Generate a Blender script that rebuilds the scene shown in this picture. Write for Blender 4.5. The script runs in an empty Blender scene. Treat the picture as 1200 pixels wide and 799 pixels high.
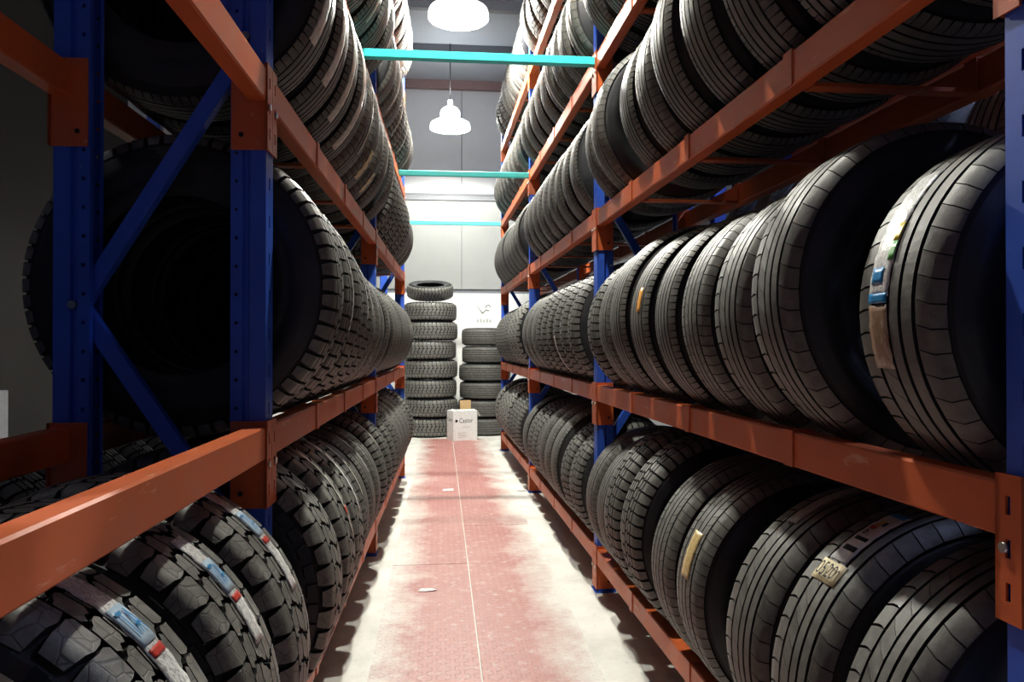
import bpy, bmesh, math, random
from mathutils import Vector, Matrix
random.seed(11)
C = bpy.context.scene.collection
PI = math.pi
CAM_Z = 1.19
F = 870.0

# ------------------------------------------------------------------ helpers
def tag(o, label=None, cat=None, group=None, kind=None):
    if label: o['label'] = label
    if cat: o['category'] = cat
    if group: o['group'] = group
    if kind: o['kind'] = kind
    return o

def empty(name, loc=(0, 0, 0), rot=(0, 0, 0)):
    o = bpy.data.objects.new(name, None)
    C.objects.link(o)
    o.location = loc
    o.rotation_euler = rot
    o.empty_display_size = .1
    return o

class MB:
    """mesh builder: vertices, faces, material index per face"""
    def __init__(s):
        s.v = []; s.f = []; s.m = []; s.sm = []
    def vert(s, p):
        s.v.append(tuple(p)); return len(s.v) - 1
    def face(s, ids, mi=0, smooth=False):
        s.f.append(tuple(ids)); s.m.append(mi); s.sm.append(smooth)
    def quad(s, a, b, c, d, mi=0, smooth=False):
        s.face([s.vert(a), s.vert(b), s.vert(c), s.vert(d)], mi, smooth)
    def box(s, x0, x1, y0, y1, z0, z1, mi=0, c=0.0):
        """box, optionally with chamfered long edges (axis = longest side)"""
        if x1 < x0: x0, x1 = x1, x0
        if y1 < y0: y0, y1 = y1, y0
        if z1 < z0: z0, z1 = z1, z0
        d = (x1 - x0, y1 - y0, z1 - z0)
        ax = d.index(max(d))
        lo = (x0, y0, z0); hi = (x1, y1, z1)
        a, b = [i for i in range(3) if i != ax]
        if c <= 0: 
            pr = [(lo[a], lo[b]), (hi[a], lo[b]), (hi[a], hi[b]), (lo[a], hi[b])]
        else:
            pr = [(lo[a] + c, lo[b]), (hi[a] - c, lo[b]), (hi[a], lo[b] + c), (hi[a], hi[b] - c),
                  (hi[a] - c, hi[b]), (lo[a] + c, hi[b]), (lo[a], hi[b] - c), (lo[a], lo[b] + c)]
        rings = []
        for t in (lo[ax], hi[ax]):
            r = []
            for p in pr:
                q = [0, 0, 0]; q[ax] = t; q[a] = p[0]; q[b] = p[1]
                r.append(s.vert(q))
            rings.append(r)
        n = len(pr)
        for i in range(n):
            s.face([rings[0][i], rings[0][(i + 1) % n], rings[1][(i + 1) % n], rings[1][i]], mi)
        s.face(rings[0][::-1], mi); s.face(rings[1], mi)
    def tube(s, p0, p1, r, n=12, mi=0):
        p0 = Vector(p0); p1 = Vector(p1); d = (p1 - p0).normalized()
        u = d.orthogonal().normalized(); w = d.cross(u)
        R = []
        for p in (p0, p1):
            R.append([s.vert(p + u * r * math.cos(2 * PI * i / n) + w * r * math.sin(2 * PI * i / n)) for i in range(n)])
        for i in range(n):
            s.face([R[0][i], R[0][(i + 1) % n], R[1][(i + 1) % n], R[1][i]], mi, True)
        s.face(R[0][::-1], mi); s.face(R[1], mi)
    def lathe(s, prof, n=48, mi=0, z=True, cx=0, cy=0, smooth=True):
        rings = []
        for r, h in prof:
            rings.append([s.vert((cx + r * math.cos(2 * PI * i / n), cy + r * math.sin(2 * PI * i / n), h)) for i in range(n)])
        for a, b in zip(rings, rings[1:]):
            for i in range(n):
                s.face([a[i], a[(i + 1) % n], b[(i + 1) % n], b[i]], mi, smooth)
    def mesh(s, name, mats, fix=True):
        me = bpy.data.meshes.new(name)
        me.from_pydata(s.v, [], s.f)
        for m in mats: me.materials.append(m)
        for i, p in enumerate(me.polygons):
            p.material_index = s.m[i]; p.use_smooth = s.sm[i]
        me.update()
        if fix:
            bm = bmesh.new(); bm.from_mesh(me)
            bmesh.ops.recalc_face_normals(bm, faces=bm.faces)
            bm.to_mesh(me); bm.free()
        return me
    def build(s, name, mats, parent=None, fix=True):
        if not isinstance(mats, (list, tuple)): mats = [mats]
        return link(name, s.mesh(name, mats, fix), parent)

def link(name, me, parent=None):
    o = bpy.data.objects.new(name, me)
    C.objects.link(o)
    if parent: o.parent = parent
    return o

# ------------------------------------------------------------------ materials
class NT:
    def __init__(s, name):
        s.m = bpy.data.materials.new(name); s.m.use_nodes = True
        s.t = s.m.node_tree; s.b = s.t.nodes['Principled BSDF']
        s.tc = None
    def n(s, ty, **kw):
        nd = s.t.nodes.new(ty)
        for k, v in kw.items():
            if k.startswith('i_'): nd.inputs[k[2:].replace('_', ' ')].default_value = v
            else: setattr(nd, k, v)
        return nd
    def l(s, a, b): s.t.links.new(a, b)
    def co(s, kind='Object'):
        if not s.tc: s.tc = s.n('ShaderNodeTexCoord')
        return s.tc.outputs[kind]
    def math(s, op, a, b=None, c=None):
        nd = s.n('ShaderNodeMath', operation=op)
        for i, x in enumerate((a, b, c)):
            if x is None: continue
            if isinstance(x, (int, float)): nd.inputs[i].default_value = x
            else: s.l(x, nd.inputs[i])
        return nd.outputs[0]
    def noise(s, scale, detail=4, rough=.6, kind='Object', stretch=None):
        nd = s.n('ShaderNodeTexNoise'); nd.inputs['Scale'].default_value = scale
        nd.inputs['Detail'].default_value = detail; nd.inputs['Roughness'].default_value = rough
        v = s.co(kind)
        if stretch:
            mp = s.n('ShaderNodeMapping'); mp.inputs['Scale'].default_value = stretch
            s.l(v, mp.inputs['Vector']); v = mp.outputs['Vector']
        s.l(v, nd.inputs['Vector']); return nd.outputs['Fac']
    def ramp(s, fac, a, b, lo, hi):
        nd = s.n('ShaderNodeMapRange'); nd.clamp = True
        nd.inputs['From Min'].default_value = lo; nd.inputs['From Max'].default_value = hi
        nd.inputs['To Min'].default_value = a; nd.inputs['To Max'].default_value = b
        s.l(fac, nd.inputs['Value']); return nd.outputs['Result']
    def mix(s, fac, a, b):
        nd = s.n('ShaderNodeMix', data_type='RGBA')
        for sock, x in ((nd.inputs[0], fac), (nd.inputs[6], a), (nd.inputs[7], b)):
            if isinstance(x, (int, float)): sock.default_value = x
            elif isinstance(x, tuple): sock.default_value = (*x, 1) if len(x) == 3 else x
            else: s.l(x, sock)
        return nd.outputs[2]
    def bump(s, h, strength=.3, dist=.002):
        nd = s.n('ShaderNodeBump'); nd.inputs['Strength'].default_value = strength
        nd.inputs['Distance'].default_value = dist
        s.l(h, nd.inputs['Height']); s.l(nd.outputs['Normal'], s.b.inputs['Normal'])
    def base(s, c):
        if isinstance(c, tuple): s.b.inputs['Base Color'].default_value = (*c, 1)
        else: s.l(c, s.b.inputs['Base Color'])
    def rough(s, r):
        if isinstance(r, (int, float)): s.b.inputs['Roughness'].default_value = r
        else: s.l(r, s.b.inputs['Roughness'])

def simple(name, col, rough=.5, metal=0, emit=None, es=0, nscale=40, var=.15):
    t = NT(name)
    f = t.noise(nscale)
    k = 1 - var
    t.base(t.mix(t.ramp(f, 0, 1, .35, .65), tuple(c * k for c in col), col))
    t.rough(rough); t.b.inputs['Metallic'].default_value = metal
    if emit:
        t.b.inputs['Emission Color'].default_value = (*emit, 1)
        t.b.inputs['Emission Strength'].default_value = es
    return t.m

def rubber(name, lo, hi, r0, r1, bump=.25, scale=30):
    t = NT(name)
    f = t.noise(scale, 6, .65)
    g = t.noise(220, 3, .6)
    t.base(t.mix(t.ramp(f, 0, 1, .35, .7), lo, hi))
    t.rough(t.ramp(f, r0, r1, .3, .7))
    t.b.inputs['Specular IOR Level'].default_value = .4
    t.bump(t.math('ADD', g, f), bump, .0012)
    return t.m

M = {}
M['tread'] = rubber('tread_rubber', (.080, .080, .074), (.15, .148, .132), .42, .62)
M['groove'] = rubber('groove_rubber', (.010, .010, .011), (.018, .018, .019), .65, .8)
def block_rubber():
    t = NT('siped_block_rubber')
    vo = t.n('ShaderNodeTexVoronoi', feature='DISTANCE_TO_EDGE'); vo.inputs['Scale'].default_value = 34
    t.l(t.co('Object'), vo.inputs['Vector'])
    ln = t.ramp(vo.outputs['Distance'], 1, 0, .012, .045)
    f = t.noise(30, 6, .65)
    c = t.mix(t.ramp(f, 0, 1, .35, .7), (.11, .11, .10), (.21, .206, .182))
    t.base(t.mix(t.math('MULTIPLY', ln, .6), c, (.04, .04, .04)))
    t.rough(t.ramp(f, .42, .62, .3, .7))
    t.bump(t.math('SUBTRACT', t.noise(160, 3), ln), .35, .0015)
    return t.m
M['tread_block'] = block_rubber()
M['side'] = rubber('sidewall_rubber', (.009, .010, .012), (.020, .021, .023), .42, .6, .12, 14)

def paint(name, col, worn, wear_lo=.62, rough=.38):
    t = NT(name)
    big = t.noise(9, 6, .7)
    scr = t.noise(26, 5, .75, stretch=(1, .18, 1))
    w = t.ramp(scr, 0, .75, wear_lo, wear_lo + .1)
    c = t.mix(t.ramp(big, 0, 1, .3, .7), tuple(x * .84 for x in col), col)
    t.base(t.mix(w, c, worn))
    t.rough(t.ramp(big, rough, rough + .16, .3, .7))
    t.bump(t.noise(60, 3), .08, .001)
    return t.m
M['orange'] = paint('orange_rack_paint', (.62, .125, .03), (.70, .38, .25))
M['blue'] = paint('blue_rack_paint', (.03, .11, .60), (.32, .38, .55), .68)
M['cyan'] = paint('cyan_bar_paint', (.05, .80, .78), (.5, .88, .86), .7)
M['steel'] = simple('zinc_bolt', (.55, .55, .53), .35, 1)
M['dark'] = simple('dark_hole', (.01, .01, .012), .8)
M['paper'] = None

def label_mat(name, col, ink, sc=160, th=.52, dust=.25):
    t = NT(name)
    n1 = t.noise(sc, 2, .5, stretch=(1, 3, 1))
    n2 = t.noise(7, 3, .6)
    ink_f = t.ramp(n1, 0, .7, th, th + .05)
    c = t.mix(ink_f, col, ink)
    t.base(t.mix(t.ramp(n2, 0, dust, .45, .7), c, (.25, .23, .2)))
    t.rough(.35)
    t.bump(t.noise(60, 4), .5, .003)
    return t.m
M['label'] = label_mat('printed_white_label', (.74, .74, .72), (.2, .2, .22))
M['label_dust'] = label_mat('dusty_white_label', (.46, .44, .38), (.2, .19, .18), 60, .5, .5)
M['label_strip'] = label_mat('dusty_strip_label', (.60, .57, .50), (.3, .28, .25), 50, .53, .3)
M['label_plain'] = simple('white_label_paper', (.78, .78, .76), .35)
M['label_brown'] = label_mat('brown_paper_sticker', (.28, .18, .11), (.45, .36, .28), 30, .55)
M['label_cream'] = simple('cream_sticker', (.62, .53, .32), .6)
M['label_pale'] = simple('pale_blue_print', (.50, .66, .80), .4)
M['label_gold'] = label_mat('gold_printed_sticker', (.62, .47, .2), (.3, .22, .1), 120, .5, .1)
M['label_orange'] = label_mat('orange_sticker', (.85, .38, .04), (.6, .25, .03), 60, .55, .1)
M['label_blue'] = simple('blue_print', (.03, .28, .62), .35)
M['label_red'] = simple('red_print', (.62, .05, .03), .4)
M['label_yellow'] = simple('yellow_print', (.8, .62, .03), .4)
M['label_green'] = simple('green_print', (.1, .4, .08), .4)
M['ink'] = simple('black_print', (.015, .015, .018), .95)
M['carton'] = simple('white_carton', (.85, .85, .82), .6)
M['kraft'] = simple('brown_cardboard', (.52, .34, .16), .75)
M['smudge'] = simple('grey_smudge', (.45, .46, .45), .7)
M['white_metal'] = simple('white_painted_steel', (.62, .63, .68), .4)

# floor
def floor_material():
    t = NT('dusty_concrete')
    a = t.noise(3.0, 8, .65); b = t.noise(38, 5, .6)
    c = t.mix(t.ramp(a, 0, 1, .38, .66), (.68, .67, .62), (.5, .49, .45))
    c = t.mix(t.ramp(b, 0, .6, .62, .72), c, (.26, .25, .23))
    t.base(c); t.rough(.62); t.bump(t.math('ADD', a, b), .25, .004)
    return t.m
M['concrete'] = floor_material()

def plate_material():
    t = NT('red_checker_plate')
    sep = t.n('ShaderNodeSeparateXYZ'); t.l(t.co('Object'), sep.inputs[0])
    k = 1 / .034
    x = t.math('MULTIPLY', sep.outputs['X'], k); y = t.math('MULTIPLY', sep.outputs['Y'], k)
    fx = t.math('FLOOR', x); fy = t.math('FLOOR', y)
    lx = t.math('SUBTRACT', t.math('SUBTRACT', x, fx), .5); ly = t.math('SUBTRACT', t.math('SUBTRACT', y, fy), .5)
    par = t.math('MODULO', t.math('ABSOLUTE', t.math('ADD', fx, fy)), 2)
    sgn = t.math('SUBTRACT', t.math('MULTIPLY', par, 2), 1)
    al = t.math('ADD', lx, t.math('MULTIPLY', sgn, ly))
    ac = t.math('SUBTRACT', lx, t.math('MULTIPLY', sgn, ly))
    e = t.math('ADD', t.math('POWER', t.math('DIVIDE', al, .62), 2.0), t.math('POWER', t.math('DIVIDE', ac, .2), 2.0))
    loz = t.ramp(e, 1, 0, .55, 1.0)
    wear = t.noise(2.2, 6, .7); fine = t.noise(22, 5, .65)
    red = t.mix(t.ramp(wear, 0, 1, .35, .68), (.34, .115, .10), (.44, .22, .195))
    c = t.mix(t.math('MULTIPLY', loz, .35), red, (.55, .34, .31))
    # cement dust trodden in from the sides
    geo = t.n('ShaderNodeNewGeometry'); sg = t.n('ShaderNodeSeparateXYZ'); t.l(geo.outputs['Position'], sg.inputs[0])
    dist = t.math('ABSOLUTE', t.math('SUBTRACT', sg.outputs['X'], .15))
    edge = t.math('ADD', dist, t.math('MULTIPLY', t.math('SUBTRACT', wear, .5), .5))
    edge = t.math('ADD', edge, t.math('MULTIPLY', t.math('SUBTRACT', fine, .5), .12))
    d = t.ramp(edge, 0, .92, .22, .42)
    d = t.math('MAXIMUM', d, t.ramp(fine, 0, .5, .55, .75))
    c = t.mix(d, c, (.64, .63, .58))
    t.base(c); t.rough(t.ramp(wear, .38, .6, .3, .7))
    t.b.inputs['Specular IOR Level'].default_value = .45
    t.bump(loz, .7, .003)
    return t.m
M['plate'] = plate_material()

def panel_material(name, col, seams, axis='X', zline=None):
    t = NT(name)
    sep = t.n('ShaderNodeSeparateXYZ'); t.l(t.co('Object'), sep.inputs[0])
    x = t.math('MULTIPLY', sep.outputs[axis], 1 / .06)
    fr = t.math('ABSOLUTE', t.math('SUBTRACT', t.math('FRACT', x), .5))
    rib = t.ramp(fr, 0, 1, .38, .5)
    f = t.noise(1.2, 5, .6)
    c = t.mix(t.ramp(f, 0, 1, .3, .7), tuple(v * .88 for v in col), col)
    t.base(c); t.rough(.5); t.bump(rib, .12, .002)
    return t.m
M['wall_up'] = panel_material('ambient_lifted_wall_panel', (.5, .51, .53), None)  # colour raised to stand in for ambient light on the upper wall
M['wall_mid'] = panel_material('lamp_dimmed_wall_panel', (.27, .28, .275), None)  # colour lowered to offset the lamp's brightness on this band
M['wall_low'] = simple('white_wall_board', (.86, .87, .85), .5)
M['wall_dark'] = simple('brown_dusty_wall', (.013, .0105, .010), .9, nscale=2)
M['ceil'] = panel_material('ceiling_sheet', (.30, .33, .37), None, 'Y')
M['purlin'] = simple('grey_purlin', (.16, .17, .19), .6)
M['purlin_red'] = simple('red_primer_purlin', (.2, .12, .12), .6)

def emissive(name, col, st):
    t = NT(name)
    t.base(tuple(min(1, c) for c in col)); t.b.inputs['Emission Color'].default_value = (*col, 1)
    t.b.inputs['Emission Strength'].default_value = st
    return t.m
M['glow'] = emissive('glowing_globe', (1, 1, .97), 6)
M['reflector'] = emissive('glowing_reflector', (1, 1, .97), 2.2)
M['housing'] = simple('lamp_housing', (.7, .7, .7), .3, .5)

# ------------------------------------------------------------------ tyre meshes
R0 = .35          # outer radius
HW = .092         # half width of the flat tread
def prof(w):
    """w: -1..1 across the tread, up to 1.3 on the shoulder -> (y, r)"""
    a = abs(w); s = 1 if w >= 0 else -1
    if a <= 1:
        return s * a * HW, R0 - .007 * a ** 2.5
    t = (a - 1) / .3
    ang = t * 1.25
    return s * (HW + .019 * math.sin(ang)), R0 - .007 - .026 * (1 - math.cos(ang)) - .012 * t

def pt(w, th, dep=0.0):
    y, r = prof(w)
    r -= dep
    if abs(w) > 1:
        y -= math.copysign(dep * .8 * min(1, (abs(w) - 1) / .3), w)
    return (-r * math.cos(th), y, R0 + r * math.sin(th))

def add_block(mb, st, u_off, pitch, dep, chamf=0.0):
    """st = [(w, u0, u1), ...]; one raised tread block"""
    L = []; Rr = []
    for w, u0, u1 in st:
        L.append((w, (u0 + u_off) * pitch)); Rr.append((w, (u1 + u_off) * pitch))
    tl = [mb.vert(pt(w, t)) for w, t in L]; tr = [mb.vert(pt(w, t)) for w, t in Rr]
    e = .0022 / R0
    bl = [mb.vert(pt(w, t - e, dep)) for w, t in L]; br = [mb.vert(pt(w, t + e, dep)) for w, t in Rr]
    ul = [mb.vert(pt(w, t)) for w, t in L]; ur = [mb.vert(pt(w, t)) for w, t in Rr]
    for i in range(len(st) - 1):
        mb.face([ul[i], ur[i], ur[i + 1], ul[i + 1]], 0, True)
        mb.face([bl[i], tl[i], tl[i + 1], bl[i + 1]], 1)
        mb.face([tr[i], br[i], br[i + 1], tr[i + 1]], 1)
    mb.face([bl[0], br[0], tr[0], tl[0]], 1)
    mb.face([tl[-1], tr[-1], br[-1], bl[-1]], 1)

def mir(st):
    return [(-w, u0, u1) for w, u0, u1 in st][::-1]

def tread_mesh(name, npitch, blocks, dep, ribs=(), base_n=96, mat=None):
    mb = MB(); pitch = 2 * PI / npitch
    # carcass under the blocks
    ws = [-1.3, -1.15, -1, -.6, -.2, .2, .6, 1, 1.15, 1.3]
    rings = []
    for w in ws:
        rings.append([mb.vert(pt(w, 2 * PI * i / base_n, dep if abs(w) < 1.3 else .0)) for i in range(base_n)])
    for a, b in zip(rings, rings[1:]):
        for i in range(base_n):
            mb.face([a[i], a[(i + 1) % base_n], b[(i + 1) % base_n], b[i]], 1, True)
    for (w0, w1) in ribs:               # continuous ribs
        n = 110
        cs = [(w0, dep), (w0, 0), (w0 * .5 + w1 * .5, 0), (w1, 0), (w1, dep)]
        rr = [[mb.vert(pt(w, 2 * PI * i / n, d)) for i in range(n)] for w, d in cs]
        for j, (a, b) in enumerate(zip(rr, rr[1:])):
            for i in range(n):
                mb.face([a[i], a[(i + 1) % n], b[(i + 1) % n], b[i]], 0 if j in (1, 2) else 1, False)
    for k in range(npitch):
        for fn in blocks:
            st = fn(k)
            if st: add_block(mb, st, k, pitch, dep)
    return mb.mesh(name, [mat or M['tread'], M['groove']], fix=False)

def side_mesh(name, lugs=0):
    mb = MB(); n = 96
    y1, r1 = prof(1.3)
    # (half width y, radius)
    p = [(y1, r1), (y1 + .004, r1 - .008), (y1 + .0085, r1 - .024), (y1 + .0095, r1 - .026), (y1 + .0125, r1 - .045),
         (y1 + .0115, r1 - .047), (y1 + .012, r1 - .056), (y1 + .0105, r1 - .058), (y1 + .006, r1 - .076), (y1 + .0075, r1 - .079),
         (y1 - .0, r1 - .096), (y1 - .004, r1 - .104), (y1 - .006, r1 - .109), (y1 - .011, r1 - .112), (y1 - .020, r1 - .108),
         (y1 - .024, r1 - .095), (y1 - .014, r1 - .065), (y1 - .016, r1 - .035), (y1 - .03, r1 - .016), (0, R0 - .022)]
    for s in (1, -1):
        rings = [[mb.vert((-r * math.cos(2 * PI * i / n), s * y, R0 + r * math.sin(2 * PI * i / n))) for i in range(n)] for y, r in p]
        for a, b in zip(rings, rings[1:]):
            for i in range(n):
                mb.face([a[i], a[(i + 1) % n], b[(i + 1) % n], b[i]], 0, True)
        for k in range(lugs):           # sidewall lugs of the off-road tyres
            t0 = 2 * PI * (k + .15) / lugs; t1 = 2 * PI * (k + .75) / lugs
            q = []
            for (y, r) in ((y1 + .003, r1 + .001), (y1 + .0125, r1 - .02)):
                for t in (t0, t1):
                    q.append(mb.vert((-r * math.cos(t), s * (y + .003), R0 + r * math.sin(t))))
            b_ = []
            for (y, r) in ((y1 - .004, r1 + .001), (y1 + .004, r1 - .03)):
                for t in (t0, t1):
                    b_.append(mb.vert((-r * math.cos(t), s * y, R0 + r * math.sin(t))))
            mb.face([q[0], q[1], q[3], q[2]]); mb.face([q[2], q[3], b_[3], b_[2]])
            mb.face([q[0], q[2], b_[2], b_[0]]); mb.face([q[1], q[3], b_[3], b_[1]]); mb.face([q[0], q[1], b_[1], b_[0]])
    return mb.mesh(name, [M['side']])

# --- chunky all-terrain
def at1(k):
    e = .06 if k % 2 else 0
    return [(.61, .12, .86), (.70, .02, .93), (.84, .06, .97), (1.0, .05, .90), (1.12 + e * .5, .08, .86), (1.22 + e, .12, .80)]
def at2(k): return [(.25, .46, 1.06), (.31, .26, 1.14), (.41, .30, 1.10), (.48, .14, .98), (.57, .22, .92)]
def at3(k): return [(-.21, .02, .66), (-.10, -.04, .80), (-.02, .14, .84), (.06, .16, .98), (.14, .34, 1.04), (.21, .40, .90)]
at_blocks = [at1, lambda k: [(w, a + .5, b + .5) for w, a, b in mir(at1(k))], at2,
             lambda k: [(w, 1.0 - b, 1.0 - a) for w, a, b in mir(at2(k))], at3,
             lambda k: [(w, a + .5, b + .5) for w, a, b in [(-.19, .02, .36), (-.06, .16, .50), (.06, .30, .62), (.19, .4, .72)]] if 0 else None]
# --- finer all-terrain / mud & snow
def as1(k): return [(.66, .08, .90), (.80, .12, .92), (1.0, .08, .88), (1.15, .10, .84), (1.25, .14, .8)]
def as2(k): return [(.36, .02, .84), (.47, .22, .96), (.58, .06, .88)]
def as3(k): return [(.06, .10, .90), (.17, .28, 1.08), (.29, .10, .90)]
as_blocks = [as1, as2, as3] + [(lambda f: (lambda k: [(w, a + .45, b + .45) for w, a, b in mir(f(k))]))(f) for f in (as1, as2, as3)]
# --- highway: ribs with shoulder slots
def hw1(k): return [(.62, .03, .95), (.8, -.03, .89), (1.0, -.10, .82), (1.2, -.16, .74)]
def hw2(k): return [(.20, .0, .95), (.36, .16, 1.11), (.53, .38, 1.33)]
hw_blocks = [hw1, lambda k: mir(hw1(k)), hw2, lambda k: mir(hw2(k))]
# --- asymmetric performance: wide shoulder blocks, slashes
def pf1(k): return [(.50, .04, .985), (.62, .10, 1.00), (.76, .10, .98), (.95, .0, .88), (1.22, -.22, .66)]
def pf2(k): return [(.04, .0, .97), (.22, .26, 1.23), (.41, .62, 1.60)]
def pf3(k): return [(-1.22, .1, 1.04), (-1.0, .14, 1.08), (-.70, .34, 1.30)]
pf_blocks = [pf1, pf2, pf3]
# --- van / light truck: plain ribs with short sipes
def rb1(k): return [(.70, .04, .96), (.9, .04, .96), (1.12, .12, .88)]
rb_blocks = [rb1, lambda k: mir(rb1(k))]

TR = {
    'at': (tread_mesh('all_terrain_tread', 42, [b for b in at_blocks[:5]], .0115, mat=M['tread_block']), side_mesh('lugged_sidewall', 42), 'chunky all-terrain tyre'),
    'as': (tread_mesh('block_tread', 58, as_blocks, .009), side_mesh('block_sidewall', 0), 'block-tread tyre'),
    'hw': (tread_mesh('highway_tread', 74, hw_blocks, .0075, ribs=[(-.13, .13)]), None, 'highway tyre'),
    'pf': (tread_mesh('performance_tread', 50, pf_blocks, .0075, ribs=[(-.61, -.36), (-.27, -.04)]), None, 'asymmetric road tyre'),
    'rb': (tread_mesh('rib_tread', 96, rb_blocks, .0085, ribs=[(-.62, -.38), (-.30, -.04), (.04, .30), (.38, .62)]), None, 'ribbed road tyre'),
}
SIDE = side_mesh('tyre_sidewall_mesh')

def tyre(kind, loc, dia, width, label, group=None, yaw=0.0, lean=0.0, rotz=0.0, roty=0.0, rotx=None, parent=None):
    tm, sm, _ = TR[kind]
    r = empty('tyre', loc)
    r.rotation_euler = (lean if rotx is None else rotx, roty, yaw + rotz)
    r.scale = (dia / (2 * R0), width / .248, dia / (2 * R0))
    tag(r, label, 'tyre', group)
    link('tread', tm, r)
    link('sidewall', sm or SIDE, r)
    return r

def tyre_sticker(name, root, side, w0, w1, a0, a1, mat, lift=.0018, jag=0.0, label=None, parent=None):
    """paper strip lying on the tread; side=-1: facing -X of the tyre, +1: facing +X. angles in degrees above the horizontal"""
    mb = MB(); n = max(3, int(abs(a1 - a0) / 2)); m = 4
    rows = []
    for i in range(n + 1):
        t = math.radians(a0 + (a1 - a0) * i / n)
        row = []
        for j in range(m + 1):
            w = w0 + (w1 - w0) * j / m
            jj = jag * math.sin(i * 1.9 + j) * .5
            y, r = prof(w + jj * (1 if 0 < i < n else 0))
            r += lift + .0009 * math.sin(i * 2.3 + j * 1.7) * (1 if lift < .003 else 0)
            row.append(mb.vert((side * r * math.cos(t), y, R0 + r * math.sin(t))))
        rows.append(row)
    for i in range(n):
        for j in range(m):
            mb.face([rows[i][j], rows[i][j + 1], rows[i + 1][j + 1], rows[i + 1][j]], 0, True)
    o = mb.build(name, mat, parent or root)
    md = o.modifiers.new('thick', 'SOLIDIFY'); md.thickness = .0008
    if label: o['label'] = label
    return o

def text_faces(s, size):
    """triangles/quads of a word in the plane: (verts, faces), centred"""
    cu = bpy.data.curves.new('word', 'FONT'); cu.body = s; cu.size = size
    cu.align_x = 'CENTER'; cu.align_y = 'CENTER'; cu.resolution_u = 2
    ob = bpy.data.objects.new('word', cu); C.objects.link(ob)
    dg = bpy.context.evaluated_depsgraph_get()
    me = bpy.data.meshes.new_from_object(ob.evaluated_get(dg))
    bm = bmesh.new(); bm.from_mesh(me)
    bmesh.ops.triangulate(bm, faces=bm.faces)
    for _ in range(3):
        long = [e for e in bm.edges if e.calc_length() > size * .12]
        if not long: break
        bmesh.ops.subdivide_edges(bm, edges=long, cuts=1)
        bmesh.ops.triangulate(bm, faces=bm.faces)
    bm.to_mesh(me); bm.free()
    v = [tuple(p.co[:2]) for p in me.vertices]; f = [tuple(p.vertices) for p in me.polygons]
    bpy.data.objects.remove(ob); bpy.data.meshes.remove(me); bpy.data.curves.remove(cu)
    return v, f

def tyre_text(name, root, side, s, size, wc, ac, mat, rot=0.0, lift=.0034, parent=None, sx=1.0, sy=1.0):
    """lettering printed on a sticker. rot turns the baseline; text x runs across the tread when rot=0"""
    v, f = text_faces(s, size)
    mb = MB(); cr, sr = math.cos(rot), math.sin(rot)
    for x, y in v:
        x *= sx; y *= sy
        p, q = x * cr - y * sr, x * sr + y * cr
        yy = wc * HW + p * (-1 if side < 0 else 1)
        _, r = prof(max(-1.3, min(1.3, yy / HW))); r += lift
        t = math.radians(ac) + q / R0
        mb.vert((side * r * math.cos(t), yy, R0 + r * math.sin(t)))
    for q in f: mb.face(q)
    return mb.build(name, mat, parent or root, fix=False)

# ------------------------------------------------------------------ racks
PITCH_S = 2.47
DP = .48                       # rack depth, outer face to outer face
LV = [.21, 1.00, 1.845, 2.61, 3.47]
BH = .078

def perforated(mb, place, w, z0, z1, holes, pitch, hw, hh, mi=0, zoff=0.0, col=.5):
    """sheet strip of width w from z0 to z1 with a hole every pitch; place(a, z) -> point"""
    K = 8
    z = z0 + zoff
    if z > z0: 
        mb.quad(place(0, z0), place(w, z0), place(w, z), place(0, z), mi)
    cx = w * col
    ch = min(pitch * .45, hh + .012)
    while z + pitch <= z1:
        zc = z + pitch / 2
        # plain part below and above the cell
        mb.quad(place(0, z), place(w, z), place(w, zc - ch), place(0, zc - ch), mi)
        mb.quad(place(0, zc + ch), place(w, zc + ch), place(w, z + pitch), place(0, z + pitch), mi)
        outer = [(0, zc - ch), (cx, zc - ch), (w, zc - ch), (w, zc), (w, zc + ch), (cx, zc + ch), (0, zc + ch), (0, zc)]
        d = min(hw, hh) * .55
        inner = [(cx - hw + d * .6, zc - hh), (cx, zc - hh), (cx + hw - d * .6, zc - hh), (cx + hw, zc), (cx + hw - d * .6, zc + hh), (cx, zc + hh), (cx - hw + d * .6, zc + hh), (cx - hw, zc)]
        if hh > hw * 1.5:
            inner = [(cx - hw, zc - hh), (cx, zc - hh), (cx + hw, zc - hh), (cx + hw, zc), (cx + hw, zc + hh), (cx, zc + hh), (cx - hw, zc + hh), (cx - hw, zc)]
        for i in range(K):
            j = (i + 1) % K
            mb.quad(place(*outer[i]), place(*outer[j]), place(*inner[j]), place(*inner[i]), mi)
        z += pitch
    mb.quad(place(0, z), place(w, z), place(w, z1), place(0, z1), mi)

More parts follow.
